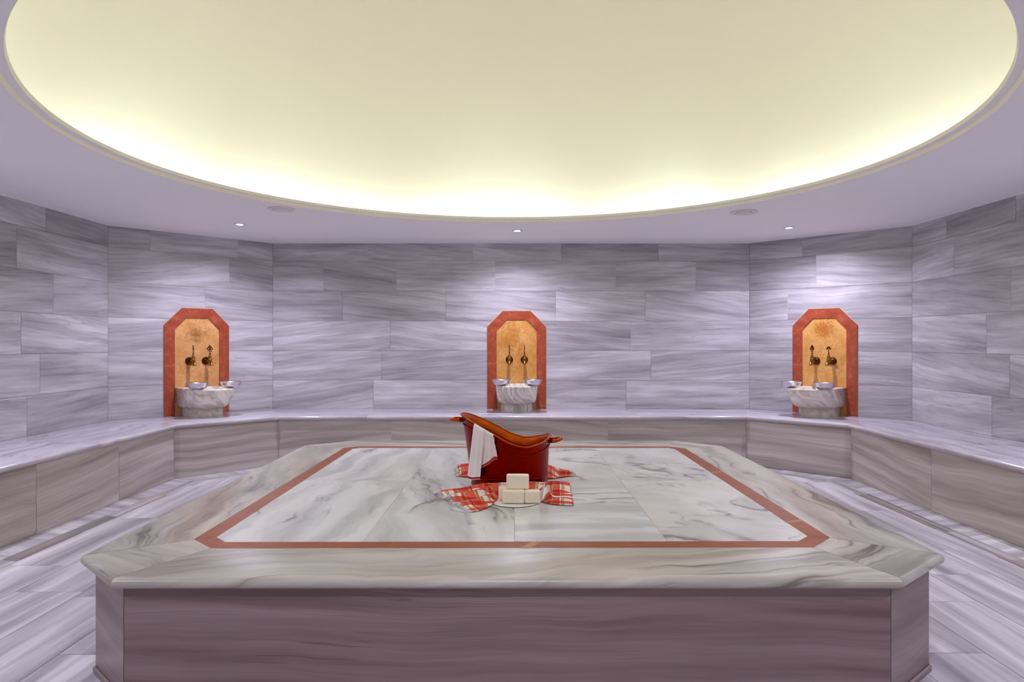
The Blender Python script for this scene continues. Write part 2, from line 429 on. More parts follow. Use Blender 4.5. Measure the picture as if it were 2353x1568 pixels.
# ------------------------------------------------------------------ ceiling with round opening, coving and dome
RO, RI, RC = 2.343, 2.30, 2.75
def ray_poly(c, ang, poly):
    d = Vector((math.cos(ang), math.sin(ang))); best = None
    for i in range(len(poly)):
        a = Vector(poly[i]); b_ = Vector(poly[(i+1) % len(poly)]); e = b_-a
        den = d.x*e.y-d.y*e.x
        if abs(den) < 1e-9: continue
        w_ = a-Vector(c); t = (w_.x*e.y-w_.y*e.x)/den; s = (w_.x*d.y-w_.y*d.x)/den
        if t > 0 and -1e-6 <= s <= 1+1e-6 and (best is None or t < best): best = t
    return (c[0]+d.x*best, c[1]+d.y*best)
angs = [2*PI*i/180 for i in range(180)]+[math.atan2(p[1]-DOME_C[1], p[0]-DOME_C[0]) % (2*PI) for p in WP]
angs.sort()
circ = lambda R, z: [(DOME_C[0]+R*math.cos(a), DOME_C[1]+R*math.sin(a), z) for a in angs]
mb = MB()
outer = [ray_poly(DOME_C, a, WP)+(CEIL,) for a in angs]
mb.grid([outer, circ(RO, CEIL)], close_u=True, smooth=False)
mb.grid([circ(RO, CEIL+.024), circ(RI, CEIL+.024)], close_u=True, smooth=False)
mb.grid([circ(RI-.006, CEIL+.042), circ(RC, CEIL+.042)], close_u=True, smooth=False)
o = mb.build('ceiling', M['ceil']); tag(o, kind='structure')
mb = MB()
mb.grid([circ(RO+.004, CEIL-.0008), circ(RO-.008, CEIL+.0245)], close_u=True)
o = mb.build('trim_1', M['trim']); tag(o, kind='structure')
mb = MB()
mb.grid([circ(RI+.002, CEIL+.0232), circ(RI-.006, CEIL+.042)], close_u=True)
o = mb.build('trim_2', M['trim']); tag(o, kind='structure')
mb = MB()
HD = 1.7; rows = []
for i in range(25):
    t = i/24*PI/2
    rows.append(circ(RC*math.cos(t)+.001, CEIL+.042+HD*math.sin(t)))
mb.grid(rows, close_u=True)
o = mb.build('ceiling_dome', M['dome']); tag(o, kind='structure')
# thin cornice bead where ceiling meets wall
mb = MB()
for i in range(6):
    a = Vector(WP[i]+(CEIL-.004,)); b_ = Vector(WP[(i+1) % 6]+(CEIL-.004,))
    d = (b_-a).normalized(); n_ = Vector((d.y, -d.x, 0))
    mb.quad([a+n_*.006, b_+n_*.006, b_+n_*.006+Vector((0, 0, .004)), a+n_*.006+Vector((0, 0, .004))])
    mb.quad([a, b_, b_+n_*.006, a+n_*.006])
o = mb.build('trim_3', M['ceil']); tag(o, kind='structure')

# hidden strip light in the cove
mb = MB()
ring = lambda R, z: [(DOME_C[0]+R*math.cos(2*PI*i/96), DOME_C[1]+R*math.sin(2*PI*i/96), z) for i in range(96)]
zc = CEIL+.0425
mb.grid([ring(2.605, zc+.001), ring(2.605, zc+.016), ring(2.635, zc+.016), ring(2.635, zc+.001)], close_u=True)
o = mb.build('cove_light', M['cove'])
tag(o, 'ring of greenish white light hidden in the cove around the big round ceiling opening', 'light')

# ------------------------------------------------------------------ downlights and vents
def downlight(x, y, label, idx):
    t = empty('downlight', (x, y, CEIL))
    tag(t, label, 'downlight', 'small round downlights in the ceiling')
    mb = MB(); mb.lathe([(.031, -.001), (.045, -.001), (.046, -.003), (.041, -.006), (.033, -.006), (.031, -.003)], 32)
    mb.build('trim_ring', M['chrome'], t)
    mb = MB(); mb.lathe([(.0001, -.0065), (.024, -.0065), (.031, -.005), (.031, -.001)], 24)
    mb.build('lens', M['lens'], t)
    l = bpy.data.lights.new('spot_lamp', 'SPOT'); l.energy = SPOT_W; l.color = SPOT_COL
    l.spot_size = math.radians(158); l.spot_blend = .75; l.shadow_soft_size = .02
    lo = bpy.data.objects.new('spot_lamp', l); COL.objects.link(lo); lo.parent = t; lo.location = (0, 0, -.012)
    return t
downlight(-2.49, 6.32, 'small bright round downlight in the ceiling above the left fountain', 0)
downlight(.03, 6.686, 'small bright round downlight in the ceiling above the middle fountain', 1)
downlight(2.57, 6.51, 'small bright round downlight in the ceiling above the right fountain', 2)
for i, (x, y, s) in enumerate([(-3.0, 3.5, 'left'), (3.0, 3.5, 'right')]):
    downlight(x, y, 'small round downlight over the %s bench, beyond the edge of the view' % s, 3+i)
downlight(-2.6, .9, 'small round downlight behind the viewer on the left', 5)
downlight(2.6, .9, 'small round downlight behind the viewer on the right', 6)
downlight(0.1, .55, 'small round downlight behind the viewer near the middle', 7)

def vent(x, y, label, rz):
    t = empty('ceiling_vent', (x, y, CEIL), rz)
    tag(t, label, 'vent', 'round ceiling vents')
    mb = MB(); mb.lathe([(.072, .0), (.108, -.001), (.106, -.007), (.095, -.011), (.080, -.009), (.074, -.002)], 40)
    mb.build('outer_ring', M['ventm'], t)
    mb = MB(); mb.lathe([(.0001, -.001), (.073, -.001)], 40)
    mb.build('dark_gap', M['dark'], t)
    mb = MB(); mb.lathe([(.0001, -.016), (.05, -.016), (.062, -.012), (.064, -.006), (.06, -.002)], 40)
    mb.build('centre_disc', M['ventm'], t)
vent(-1.87, 5.60, 'round cream ceiling vent beside the coving, nearer the left downlight', 0)
vent(1.89, 5.73, 'round cream ceiling vent beside the coving, nearer the right downlight', 0)

# ------------------------------------------------------------------ floor
def line_off(pts, d, closed=False):
    """offset an open or closed polyline to its right-hand side by d, mitred"""
    n = len(pts); out = []
    for i in range(n):
        P = Vector(pts[i])
        def nr(a, b_):
            e = (Vector(b_)-Vector(a)).normalized(); return Vector((e.y, -e.x))
        if closed: n1 = nr(pts[i-1], pts[i]); n2 = nr(pts[i], pts[(i+1) % n])
        else:
            n1 = nr(pts[i-1], pts[i]) if i > 0 else None; n2 = nr(pts[i], pts[i+1]) if i < n-1 else None
            n1 = n1 or n2; n2 = n2 or n1
        mvec = (n1+n2)/(1+n1.dot(n2)); out.append((P.x+mvec.x*d, P.y+mvec.y*d))
    return out

def clip(poly, a, b_):
    """keep the part of poly lying to the right of line a->b"""
    out = []
    sd = lambda p: (b_[0]-a[0])*(p[1]-a[1])-(b_[1]-a[1])*(p[0]-a[0])
    for i in range(len(poly)):
        p, q = poly[i], poly[(i+1) % len(poly)]; sp_, sq = sd(p), sd(q)
        if sp_ <= 0: out.append(p)
        if (sp_ < 0 < sq) or (sq < 0 < sp_):
            t = sp_/(sp_-sq); out.append((p[0]+(q[0]-p[0])*t, p[1]+(q[1]-p[1])*t))
    return out

mb = MB()
mb.quad([(-3.72, -.8, -.003), (3.66, -.8, -.003), (3.66, 7.52, -.003), (-3.72, 7.52, -.003)], mat=1)
G0 = line_off(FP, .16); G1 = line_off(FP, .262)
def strip_tiles(A, B, cuts_of, matf, cross, tonef):
    for i in range(5):
        a0, a1, b0, b1 = (Vector(p+(0,)) for p in (A[i], A[i+1], B[i], B[i+1]))
        L = (a1-a0).length; cuts = [0]+cuts_of(i, L)+[L]
        for k in range(len(cuts)-1):
            s, e = cuts[k]/L, cuts[k+1]/L; g = .001/L
            P = [a0.lerp(a1, s+g), a0.lerp(a1, e-g), b0.lerp(b1, e-g), b0.lerp(b1, s+g)]
            nn = (b0-a0).normalized()*.001
            P[0] += nn; P[1] += nn; P[2] -= nn; P[3] -= nn
            wd = (b0-a0).length
            UV = [(cuts[k], 0), (cuts[k+1], 0), (cuts[k+1], wd), (cuts[k], wd)]
            if cross: UV = [(v_, u_) for u_, v_ in UV]
            mb.quad(P[::-1], UV[::-1], tonef(i, k), matf(i, k))
def cuts_a(i, L):
    c = []; x = random.uniform(.3, .6)
    while x < L-.2: c.append(x); x += random.uniform(.55, .75)
    return c
strip_tiles(FP, G0, cuts_a, lambda i, k: 0, True, lambda i, k: rtile(.94, 1.06))
def cuts_b(i, L):
    if i == 0: return [3.0, 3.9, 4.64, 5.62, 6.25]      # measured from the front wall
    if i == 4: return [.55, 1.64, 2.21, 3.2, 4.2]
    return [L*.33, L*.7]
strip_tiles(G0, G1, cuts_b, lambda i, k: 2, False, lambda i, k: (random.random(), random.random(), .5, (.62 if (k in ((1, 3) if i == 0 else (1, 3)) and i in (0, 4)) else 1.0)))
# dark slots of the drain channel
for (x, s0, s1) in ((-2.7235, 3.84, 4.39), (-2.7235, 4.75, 5.45), (2.7065, 4.47, 5.55), (2.7065, 2.9, 3.9)):
    mb.quad([(x-.004, s0, .0006), (x+.004, s0, .0006), (x+.004, s1, .0006), (x-.004, s1, .0006)], mat=3)
for (x0, s0, s1) in ((-2.80, 3.9, 4.4), (2.74, 3.6, 4.1), (2.74, 4.6, 5.4), (-2.80, 5.0, 5.6), (2.74, 3.0, 3.6)):
    for k in range(4):
        x = x0+.014*k
        mb.quad([(x, s0+.03*k, .0006), (x+.0025, s0+.03*k, .0006), (x+.0025, s1-.05*k, .0006), (x, s1-.05*k, .0006)], mat=1)
xs = [-2.722+.3245*k for k in range(18)]
for k in range(17):
    y = -.8-random.uniform(0, .6)
    while y < 7:
        y2 = y+random.uniform(.75, 1.1)
        if k == 0 and y < 3: pass
        p = [(xs[k]+.001, y+.001), (xs[k+1]-.001, y+.001), (xs[k+1]-.001, y2-.001), (xs[k]+.001, y2-.001)]
        for i in range(5): p = clip(p, G1[i], G1[i+1]) if p else p
        p = clip(p, (5, -.8), (-5, -.8)) if p else p
        if len(p) >= 3: mb.quad([(a, b_, 0) for a, b_ in p], [(b_, a) for a, b_ in p], rtile(.92, 1.06), 0)
        y = y2
o = mb.build('floor', [M['floor'], M['grout'], M['channel'], M['dgrout']]); tag(o, kind='structure')

# ------------------------------------------------------------------ bench along the walls
def nose_rows(top, th, r, n=7, under=.02):
    """(outward offset from front line, height) for a rounded slab edge; overhang measured by caller"""
    rows = []
    for i in range(n+1):
        a = PI*i/n
        rows.append((r*math.sin(a)-r, top-th/2+th/2*math.cos(a)))
    return rows

def slab_strip(mb, W0, W1, F0, F1, m0, m1, over, top, th, r, tile, mat=0, g=.002, drop=0):
    W0, W1, F0, F1, m0, m1 = (Vector(p) for p in (W0, W1, F0, F1, m0, m1))
    d = (F1-F0).normalized(); L = (F1-F0).length
    rows = []; uvs = []
    prof = [('W', top)]+[(over+o_, h) for o_, h in nose_rows(top, th, r)]+[(-.01, top-th)]
    vv = 0; prev = None
    for o_, h in prof:
        if o_ == 'W': p0, p1 = W0, W1
        else: p0, p1 = F0+m0*o_, F1+m1*o_
        e = (p1-p0); el = e.length; e = e/el if el > 0 else e
        q0, q1 = p0+e*g, p1-e*g
        nseg = 1
        cur = (q0, h)
        if prev is not None:
            if prev[2]: vv += abs((q0-prev[0]).cross(d)) if False else abs((q0-prev[0]).x*d.y-(q0-prev[0]).y*d.x)+abs(h-prev[1])
        prev = (q0, h, True)
        rows.append([(q0.x, q0.y, h-drop), (q1.x, q1.y, h-drop)])
        uvs.append([((q0-F0).dot(d), vv), ((q1-F0).dot(d), vv)])
    mb.grid([r_[::-1] for r_ in rows], uvs=[u_[::-1] for u_ in uvs], tile=tile, mat=mat, smooth=True)

def mitres(pts, closed=False):
    a = line_off(pts, 1.0, closed); return [(Vector(a[i])-Vector(pts[i])) for i in range(len(pts))]
bench = empty('marble_bench', (0, 6.4, 0))
tag(bench, 'low polished grey marble bench running along the left, back and right walls', 'bench')
def child(o, p):
    o.parent = p; o.matrix_parent_inverse = Matrix.Translation(-p.location); return o
MI = mitres(FP)
OV = .03
def bench_seg(i, cuts):
    W0, W1, F0, F1 = (Vector(p) for p in (WP[i], WP[i+1], FP[i], FP[i+1]))
    d = (F1-F0).normalized(); L = (F1-F0).length
    st = [(W0, F0, MI[i])]
    for c in cuts:
        f_ = F0+d*c; n_ = Vector((d.y, -d.x))
        # foot of the perpendicular on the wall line
        dw = (W1-W0).normalized(); w_ = W0+dw*((f_-W0).dot(d)/dw.dot(d))
        st.append((w_, f_, n_))
    st.append((W1, F1, MI[i+1]))
    for a, b_ in zip(st[:-1], st[1:]):
        mb = MB(); slab_strip(mb, a[0], b_[0], a[1], b_[1], a[2], b_[2], OV, SEAT, ST, .017, rtile(.93, 1.04))
        o = mb.build('seat_slab', M['seat']); child(o, bench)
mbg = MB()
for i in range(5):
    slab_strip(mbg, WP[i], WP[i+1], FP[i], FP[i+1], MI[i], MI[i+1], OV-.0008, SEAT, ST, .017, (0, 0, 0, 1), g=0, drop=.0008)
child(mbg.build('joint_grout', M['grout']), bench)
bench_seg(0, [1.6, 3.1, 4.45, 5.79])
bench_seg(1, [])
bench_seg(2, [.87, 3.53])
bench_seg(3, [])
bench_seg(4, [1.25, 2.34, 3.8, 5.3])
risers = {0: [1.4, 2.6, 3.9, 5.15, 6.06], 1: [], 2: [1.1, 2.2, 3.22], 3: [], 4: [1.18, 2.6, 3.9, 5.2]}
for i in range(5):
    A = Vector(FP[i]+(0,)); B = Vector(FP[i+1]+(0,)); L = (B-A).length; u = (B-A)/L
    mb = MB()
    tiled_plane(mb, A, u, Vector((0, 0, 1)), [(a, b_, 0, SEAT-ST+.002) for a, b_ in rowcuts(risers[i], L)], gap=.0012, mat=0, tone=(.93, 1.05))
    n_ = Vector((u.y, -u.x, 0))
    mb.quad([A-n_*.002, B-n_*.002, B-n_*.002+Vector((0, 0, .44)), A-n_*.002+Vector((0, 0, .44))], mat=1)
    child(mb.build('riser', [M['riser'], M['grout']]), bench)

# ------------------------------------------------------------------ heated platform
TOP = .43; TT = .036
P8 = [(-1.293, 2.307), (1.249, 2.307), (1.518, 2.546), (1.512, 5.16), (1.24, 5.42), (-1.24, 5.42), (-1.53, 5.18), (-1.522, 2.533)]
R8 = [(-1.131, 2.60), (1.126, 2.612), (1.247, 2.744), (1.243, 5.06), (1.14, 5.144), (-1.15, 5.144), (-1.241, 5.08), (-1.251, 2.72)]
I8 = [(-1.112, 2.684), (1.10, 2.695), (1.165, 2.765), (1.16, 5.03), (1.12, 5.07), (-1.12, 5.07), (-1.165, 5.03), (-1.174, 2.75)]
plat = empty('marble_platform', (0, 3.85, 0))
tag(plat, 'large eight-sided marble platform with a red stone inlay band in the middle of the room', 'platform')
MP = mitres(P8, True)
for i in range(8):
    j = (i+1) % 8
    mb = MB(); slab_strip(mb, R8[i], R8[j], P8[i], P8[j], MP[i], MP[j], .045, TOP, TT, .019, rtile(.95, 1.03) if i not in (7, 1, 3, 5) else (random.random(), random.random(), .5, 1.0))
    child(mb.build('border_slab', M['border']), plat)
mb = MB()
for i in range(8):
    j = (i+1) % 8
    slab_strip(mb, R8[i], R8[j], P8[i], P8[j], MP[i], MP[j], .0442, TOP, TT, .019, (0, 0, 0, 1), g=0, drop=.0006)
mb.quad([(x, y, TOP-.0006) for x, y in R8])
child(mb.build('joint_grout', M['grout']), plat)
mb = MB()
for i in range(8):
    j = (i+1) % 8
    a, b_, c, d = (Vector(p) for p in (R8[i], R8[j], I8[j], I8[i]))
    e = (b_-a).normalized()*.0012; e2 = Vector((-e.y, e.x))
    mb.quad([(p.x, p.y, TOP) for p in (a+e+e2, b_-e+e2, c-e-e2, d+e-e2)])
z_ = TOP+.0004
for y_, w_, sk in ((2.99, .03, .03), (4.13, .035, .04)):
    mb.quad([(1.161, y_-sk, z_), (1.246, y_+.01, z_), (1.246, y_+w_+.01, z_), (1.161, y_+w_-sk, z_)], mat=1)
mb.quad([(.02, 2.602, z_), (.06, 2.602, z_), (.11, 2.689, z_), (.07, 2.689, z_)], mat=1)
child(mb.build('inlay_band', [M['red'], M['pale']]), plat)
# pale veins crossing the band are in the stone; centre field of eight slabs
colx = [-1.2, -.582, 0.002, .592, 1.2]; rowy = [2.6, 3.886, 5.2]
I8c = I8[::-1]       # clockwise seen so that "right of the line" is inside
for r_ in range(2):
    for c_ in range(4):
        x0, x1, y0, y1 = colx[c_], colx[c_+1], rowy[r_], rowy[r_+1]
        g = .0015
        p = [(x0+g, y0+g), (x1-g, y0+g), (x1-g, y1-g), (x0+g, y1-g)]
        for i in range(8): p = clip(p, I8c[i], I8c[(i+1) % 8]) if p else p
        mb = MB(); flip = (c_+r_) % 2
        mb.quad([(a, b_, TOP) for a, b_ in p], [(b_, a) if c_ < 2 else (a, b_) for a, b_ in p], rtile(.97, 1.03))
        child(mb.build('centre_slab', M['field'] if c_ < 3 and not (c_ == 2 and r_) else M['swirl']), plat)
mb = MB()
for i in range(8):
    j = (i+1) % 8
    A = Vector(P8[i]+(0,)); B = Vector(P8[j]+(0,)); L = (B-A).length; u = (B-A)/L
    tiled_plane(mb, A, u, Vector((0, 0, 1)), [(0, L, 0, TOP-TT+.003)], gap=.0015, tone=(.97, 1.03) if i == 0 else (1.03, 1.1))
    n_ = Vector((u.y, -u.x, 0))
    mb.quad([A-n_*.0015, B-n_*.0015, B-n_*.0015+Vector((0, 0, .395)), A-n_*.0015+Vector((0, 0, .395))], mat=1)
child(mb.build('side_panels', [M['base'], M['dgrout']]), plat)
mb = MB()
K0 = line_off(P8, .001, True); K1 = line_off(P8, .008, True)
mb.grid([[p+(.022,) for p in K0], [p+(.018,) for p in K1], [p+(.0,) for p in K1]], close_u=True, smooth=False)
child(mb.build('skirting', M['base']), plat)

# ------------------------------------------------------------------ wall fountains: panel, basin, taps, bowls
def niche(center, ang, pmat, label):
    """local x runs along the wall, -y points into the room"""
    t = empty('fountain_niche', (center[0], center[1], 0), ang); tag(t, label, 'wall niche', 'red framed wall niches')
    b0 = SEAT+.001
    O = [(-.316, b0), (-.316, CH+.169), (-.149, CH+.338), (.149, CH+.338), (.316, CH+.169), (.316, b0)]
    I = [(-.216, b0), (-.216, CH+.127), (-.107, CH+.240), (.107, CH+.240), (.216, CH+.127), (.216, b0)]
    fr, bk = -.012, .0
    mb = MB()
    for i in range(5):
        mb.quad([(O[i][0], fr, O[i][1]), (I[i][0], fr, I[i][1]), (I[i+1][0], fr, I[i+1][1]), (O[i+1][0], fr, O[i+1][1])])
        mb.quad([(O[i][0], bk, O[i][1]), (O[i][0], fr, O[i][1]), (O[i+1][0], fr, O[i+1][1]), (O[i+1][0], bk, O[i+1][1])])
        mb.quad([(I[i][0], fr, I[i][1]), (I[i][0], bk, I[i][1]), (I[i+1][0], bk, I[i+1][1]), (I[i+1][0], fr, I[i+1][1])])
    for s in (-1, 1):
        mb.quad([(s*.316, fr, CH-.42), (s*.216, fr, CH-.42), (s*.216, fr-.0001, CH-.421), (s*.316, fr-.0001, CH-.421)])
    mb.build('frame', M['frame'], t)
    mb = MB(); mb.quad([(x, -.003, z) for x, z in I]); mb.build('back_panel', pmat, t)
    G = [(-.321, b0), (-.321, CH+.171), (-.151, CH+.343), (.151, CH+.343), (.321, CH+.171), (.321, b0)]
    mb = MB(); mb.quad([(x, -.002, z) for x, z in G]); mb.build('grout_edge', M['grout'], t)
    return t

def section(w_, L, h, a0=.014, n=22, e=None):
    e = e or min(w_*1.15, L*.75); pts = [(-w_, -a0, h)]
    for i in range(n+1):
        a = PI*i/n; pts.append((-w_*math.cos(a), -(L-e)-e*math.sin(a), h))
    pts.append((w_, -a0, h)); return pts
def make_basin(center, ang, label):
    t = empty('marble_basin', (center[0], center[1], SEAT), ang); tag(t, label, 'basin', 'grey marble wash basins on the bench')
    mb = MB()
    prof = [(.165, .352, 0), (.168, .357, .01), (.168, .36, .078), (.172, .368, .082), (.188, .40, .088), (.2, .43, .105), (.206, .46, .13), (.211, .51, .18),
            (.215, .55, .235), (.217, .565, .268), (.215, .562, .274), (.212, .558, .276)]
    rows = [section(*p) for p in prof]
    inn = [(.166, .505, .276), (.162, .50, .272), (.15, .47, .2), (.13, .42, .15)]
    rows += [section(w_, L, h, a0=.055) for w_, L, h in inn]
    C = len(rows[0]); uvs = []
    for r_, rw in enumerate(rows):
        h = rw[0][2]; acc = 0; u_ = []
        for k, p in enumerate(rw):
            if k: acc += math.dist(p, rw[k-1])
            u_.append((acc, h))
        uvs.append(u_+[u_[0]])
    rows = [r_+[r_[0]] for r_ in rows]
    mb.grid(rows[:12], uvs=uvs[:12], cap0=False)
    mb.grid(rows[11:13], uvs=uvs[11:13], smooth=False)
    mb.grid(rows[12:], uvs=uvs[12:])
    mb.f.append(tuple(len(mb.v)-C-1+k for k in range(C))); mb.uv += [(0, 0)]*C; mb.tc += [(0, 0, 0, 1)]*C; mb.m.append(0); mb.sm.append(False)
    mb.tc = [(random.random(),)*3+(1,)]*len(mb.tc)
    mb.build('bowl', M['basinv'] if abs(ang) < .1 else M['basin'], t, fixn=True)
    return t

def bowl_proto():
    t = empty('metal_bowl'); 
    mb = MB()
    mb.lathe([(.0001, 0), (.046, 0), (.058, .003), (.074, .012), (.086, .026), (.092, .042), (.095, .054), (.1035, .060), (.105, .0625), (.1025, .064),
              (.092, .057), (.088, .042), (.082, .028), (.071, .016), (.056, .0075), (.0001, .0045)], 48)
    mb.build('shell', M['steel'], t)
    return t
bowl0 = [bowl_proto()]; bowl_used = [False]

def tap(parent_c, ang, b, kind, hang, label):
    t = empty('wall_tap', (parent_c[0]+b*math.cos(ang), parent_c[1]+b*math.sin(ang), CH-.186), ang)
    tag(t, label, 'tap', 'ornate brass wall taps'); t.scale = (1.05, 1.05, 1.05)
    mb = MB()
    rows = []; n = 72
    for r_, y in ((.0375, -.004), (.037, -.010), (.030, -.018), (.018, -.026), (.012, -.03)):
        rows.append([(r_*(1+.05*math.cos(18*2*PI*k/n))*math.cos(2*PI*k/n), y+.0025*math.cos(18*2*PI*k/n)*(r_/.037), r_*(1+.05*math.cos(18*2*PI*k/n))*math.sin(2*PI*k/n)) for k in range(n)])
    mb.grid(rows, close_u=True, cap1=True)
    mb.build('rosette', M['dbrass'], t)
    mb = MB(); mb.tube([(0, -.02, 0), (0, -.05, 0), (0, -.095, 0)], [.0125, .010, .012], 16)
    y0 = -.10
    mb.lathe([(.0001, -.046), (.006, -.045), (.0065, -.038), (.011, -.034), (.017, -.022), (.0185, -.006), (.0175, .006), (.0165, .010), (.0185, .012), (.0185, .017), (.016, .019), (.0155, .030), (.0125, .052), (.0105, .058), (.0001, .059)], 28, c=(0, y0, 0))
    mb.build('valve_body', M['brass'], t)
    mb = MB(); mb.tube([(0, y0-.008, -.012), (0, y0-.024, -.013), (0, y0-.036, -.022), (0, y0-.042, -.036), (0, y0-.043, -.040)], [.012, .0135, .0125, .011, .0135], 16)
    mb.build('spout', M['brass'], t)
    # ornate key handle, flat in a plane turned by hang
    mb = MB(); z = .057
    for rr, dz in ((.0055, .006), (.0075, .014), (.005, .022)):
        mb.lathe([(.0001, -rr), (rr*.7, -rr*.7), (rr, 0), (rr*.7, rr*.7), (.0001, rr)], 12, c=(0, y0, z+dz))
    ca, sa = math.cos(hang), math.sin(hang)
    pl = lambda x, zz: (x*1.2*ca, y0+x*1.2*sa, z+zz*1.25)
    def ring_(cx_, cz_, R, r_): mb.tube([pl(cx_+R*math.cos(2*PI*k/14), cz_+R*math.sin(2*PI*k/14)) for k in range(14)], r_, 7, closed=True)
    if kind == 'trefoil':
        mb.tube([pl(-.016, .026), pl(-.006, .030), pl(0, .026), pl(.006, .030), pl(.016, .026)], .0028, 7)
        mb.tube([pl(0, .02), pl(0, .075)], .0035, 8)
        ring_(-.0105, .047, .0085, .0045); ring_(.0105, .047, .0085, .0045); ring_(0, .062, .0085, .0045)
    else:
        mb.tube([pl(0, .02), pl(0, .048)], .0035, 8)
        for k in range(7):
            a = math.radians(-15+35*k); 
            mb.tube([pl(.004*math.cos(a), .048+.004*math.sin(a)), pl(.014*math.cos(a), .048+.014*math.sin(a)), pl(.021*math.cos(a), .048+.021*math.sin(a))], [.0035, .0045, .0012], 7)
    mb.build('key_handle', M['dbrass'], t)
    return t

def cutting(A, B, cpos=None):
    A = Vector(A); B = Vector(B); return (A+B)/2
places = [('left', cutting(WP[1], WP[2]), math.atan2(WP[2][1]-WP[1][1], WP[2][0]-WP[1][0]), M['panelA'], 'dark-stained',
           (('trefoil', PI/2-.42, 'left'), ('trefoil', -.35, 'right'))),
          ('middle', Vector((.029, 7.52)), 0.0, M['panelB'], 'cloudy amber',
           (('trefoil', PI/2, 'left'), ('trefoil', PI/2, 'right'))),
          ('right', cutting(WP[3], WP[4]), math.atan2(WP[4][1]-WP[3][1], WP[4][0]-WP[3][0]), M['panelC'], 'speckled',
           (('trefoil', 1.2, 'left'), ('palmette', .3, 'right')))]
for nm, c, ang, pm, look, taps in places:
    niche(c, ang, pm, 'red framed ochre wall niche with a %s panel, %s one of three' % (look, nm))
    make_basin(c, ang, 'round-fronted grey marble basin on the bench under the %s niche' % nm)
    for k, (kind, hang, sd) in enumerate(taps):
        look2 = {('left', 0): 'key handle seen edge-on', ('left', 1): 'open trefoil key handle', ('middle', 0): 'thin handle, above left bowl', ('middle', 1): 'thin handle, above right bowl',
                 ('right', 0): 'slim turned key handle', ('right', 1): 'leaf-shaped key handle'}[(nm, k)]
        tap(c, ang, (-.078, .083)[k], kind, hang, 'brass tap with %s, %s tap of the %s fountain' % (look2, sd, nm))
    for k, b in enumerate((-.155, .158)):
        o = bowl0[0] if not bowl_used[0] else copy_tree(bowl0[0]); bowl_used[0] = True
        u = Vector((math.cos(ang), math.sin(ang))); n_ = Vector((u.y, -u.x))
        p = c+u*b+n_*.415
        o.location = (p.x, p.y, SEAT+.2765); o.rotation_euler = (0, 0, random.random()*6)
        tag(o, 'shallow silver metal bowl on the %s side of the %s basin rim' % (('left', 'right')[k], nm), 'bowl', 'metal bowls on the basin rims')

# ------------------------------------------------------------------ copper tub
TC = Vector((-.024, 3.82, TOP+.001))
def rim_h(c):       # c = cos(theta), -1 left .. 1 right
    xs = [-1, -.66, -.27, .02, .4, .8, 1]; ys = [.377, .335, .281, .243, .222, .24, .262]
    for i in range(6):
        if c <= xs[i+1]:
            p0 = ys[max(i-1, 0)]; p1 = ys[i]; p2 = ys[i+1]; p3 = ys[min(i+2, 6)]
            t = (c-xs[i])/(xs[i+1]-xs[i]); m1 = (p2-p0)/2; m2 = (p3-p1)/2
            return (2*t**3-3*t**2+1)*p1+(t**3-2*t**2+t)*m1+(-2*t**3+3*t**2)*p2+(t**3-t**2)*m2
    return ys[-1]
def tub_pt(th, h, off=0):
    c, s = math.cos(th), math.sin(th)
    lx = .207+h*(.14*(.5-.5*c)+.045*(.5+.5*c))+off; ly = .175+h*.17+off
    fl = max(0, h-rim_h(c)+.02)*.35
    return Vector((c*(lx+fl), s*(ly+fl), h))
tub = empty('copper_tub', TC); tag(tub, 'dark red copper tub with a sloping rim and two loop handles on the platform', 'tub')
NT = 96; mb = MB()
rows = []
fr = [0, .03, .1, .25, .4, .55, .7, .82, .9, .95, 1]
th = [2*PI*k/NT for k in range(NT)]
rows.append([tub_pt(t, 0, -.004) for t in th]); rows.append([tub_pt(t, .004) for t in th])
for f_ in fr[2:]: rows.append([tub_pt(t, rim_h(math.cos(t))*f_) for t in th])
mb.grid(rows, close_u=True, cap0=True)
body = mb.build('body', [M['copper'], M['copper_in'], M['copper_rim']], tub)
md = body.modifiers.new('shell', 'SOLIDIFY'); md.thickness = .003; md.offset = -1; md.material_offset = 1; md.material_offset_rim = 2
mb = MB()
mb.tube([tub_pt(t, rim_h(math.cos(t))) for t in th], .004, 10, closed=True)
mb.build('rim_roll', M['copper_rim'], tub)
mb = MB()
mb.tube([tub_pt(t, rim_h(math.cos(t))-.05, .0005) for t in th], .0052, 8, closed=True)
mb.tube([tub_pt(t, .048, .0005) for t in th], .0036, 8, closed=True)
mb.tube([tub_pt(t, .004, .0005) for t in th], .003, 8, closed=True)
mb.build('beading', M['copper'], tub)
for sgn in (-1, 1):
    mb = MB(); base_th = PI if sgn < 0 else 0
    h0 = rim_h(sgn)-.032; P = []
    for k in range(13):
        a = -PI/2+PI*k/12
        x0 = tub_pt(base_th, h0).x
        P.append(Vector((x0+sgn*(.006+.060*math.cos(a)**.7 if math.cos(a) > 0 else .0), .05*math.sin(a), h0+(.012*math.cos(a) if sgn > 0 else .002))))
    P[0] = Vector((tub_pt(base_th, h0).x-sgn*.004, -.046, h0)); P[-1] = Vector((P[0].x, .046, h0))
    mb.tube(P, .0088, 12); mb.build('handle', M['copper_rim'], tub)

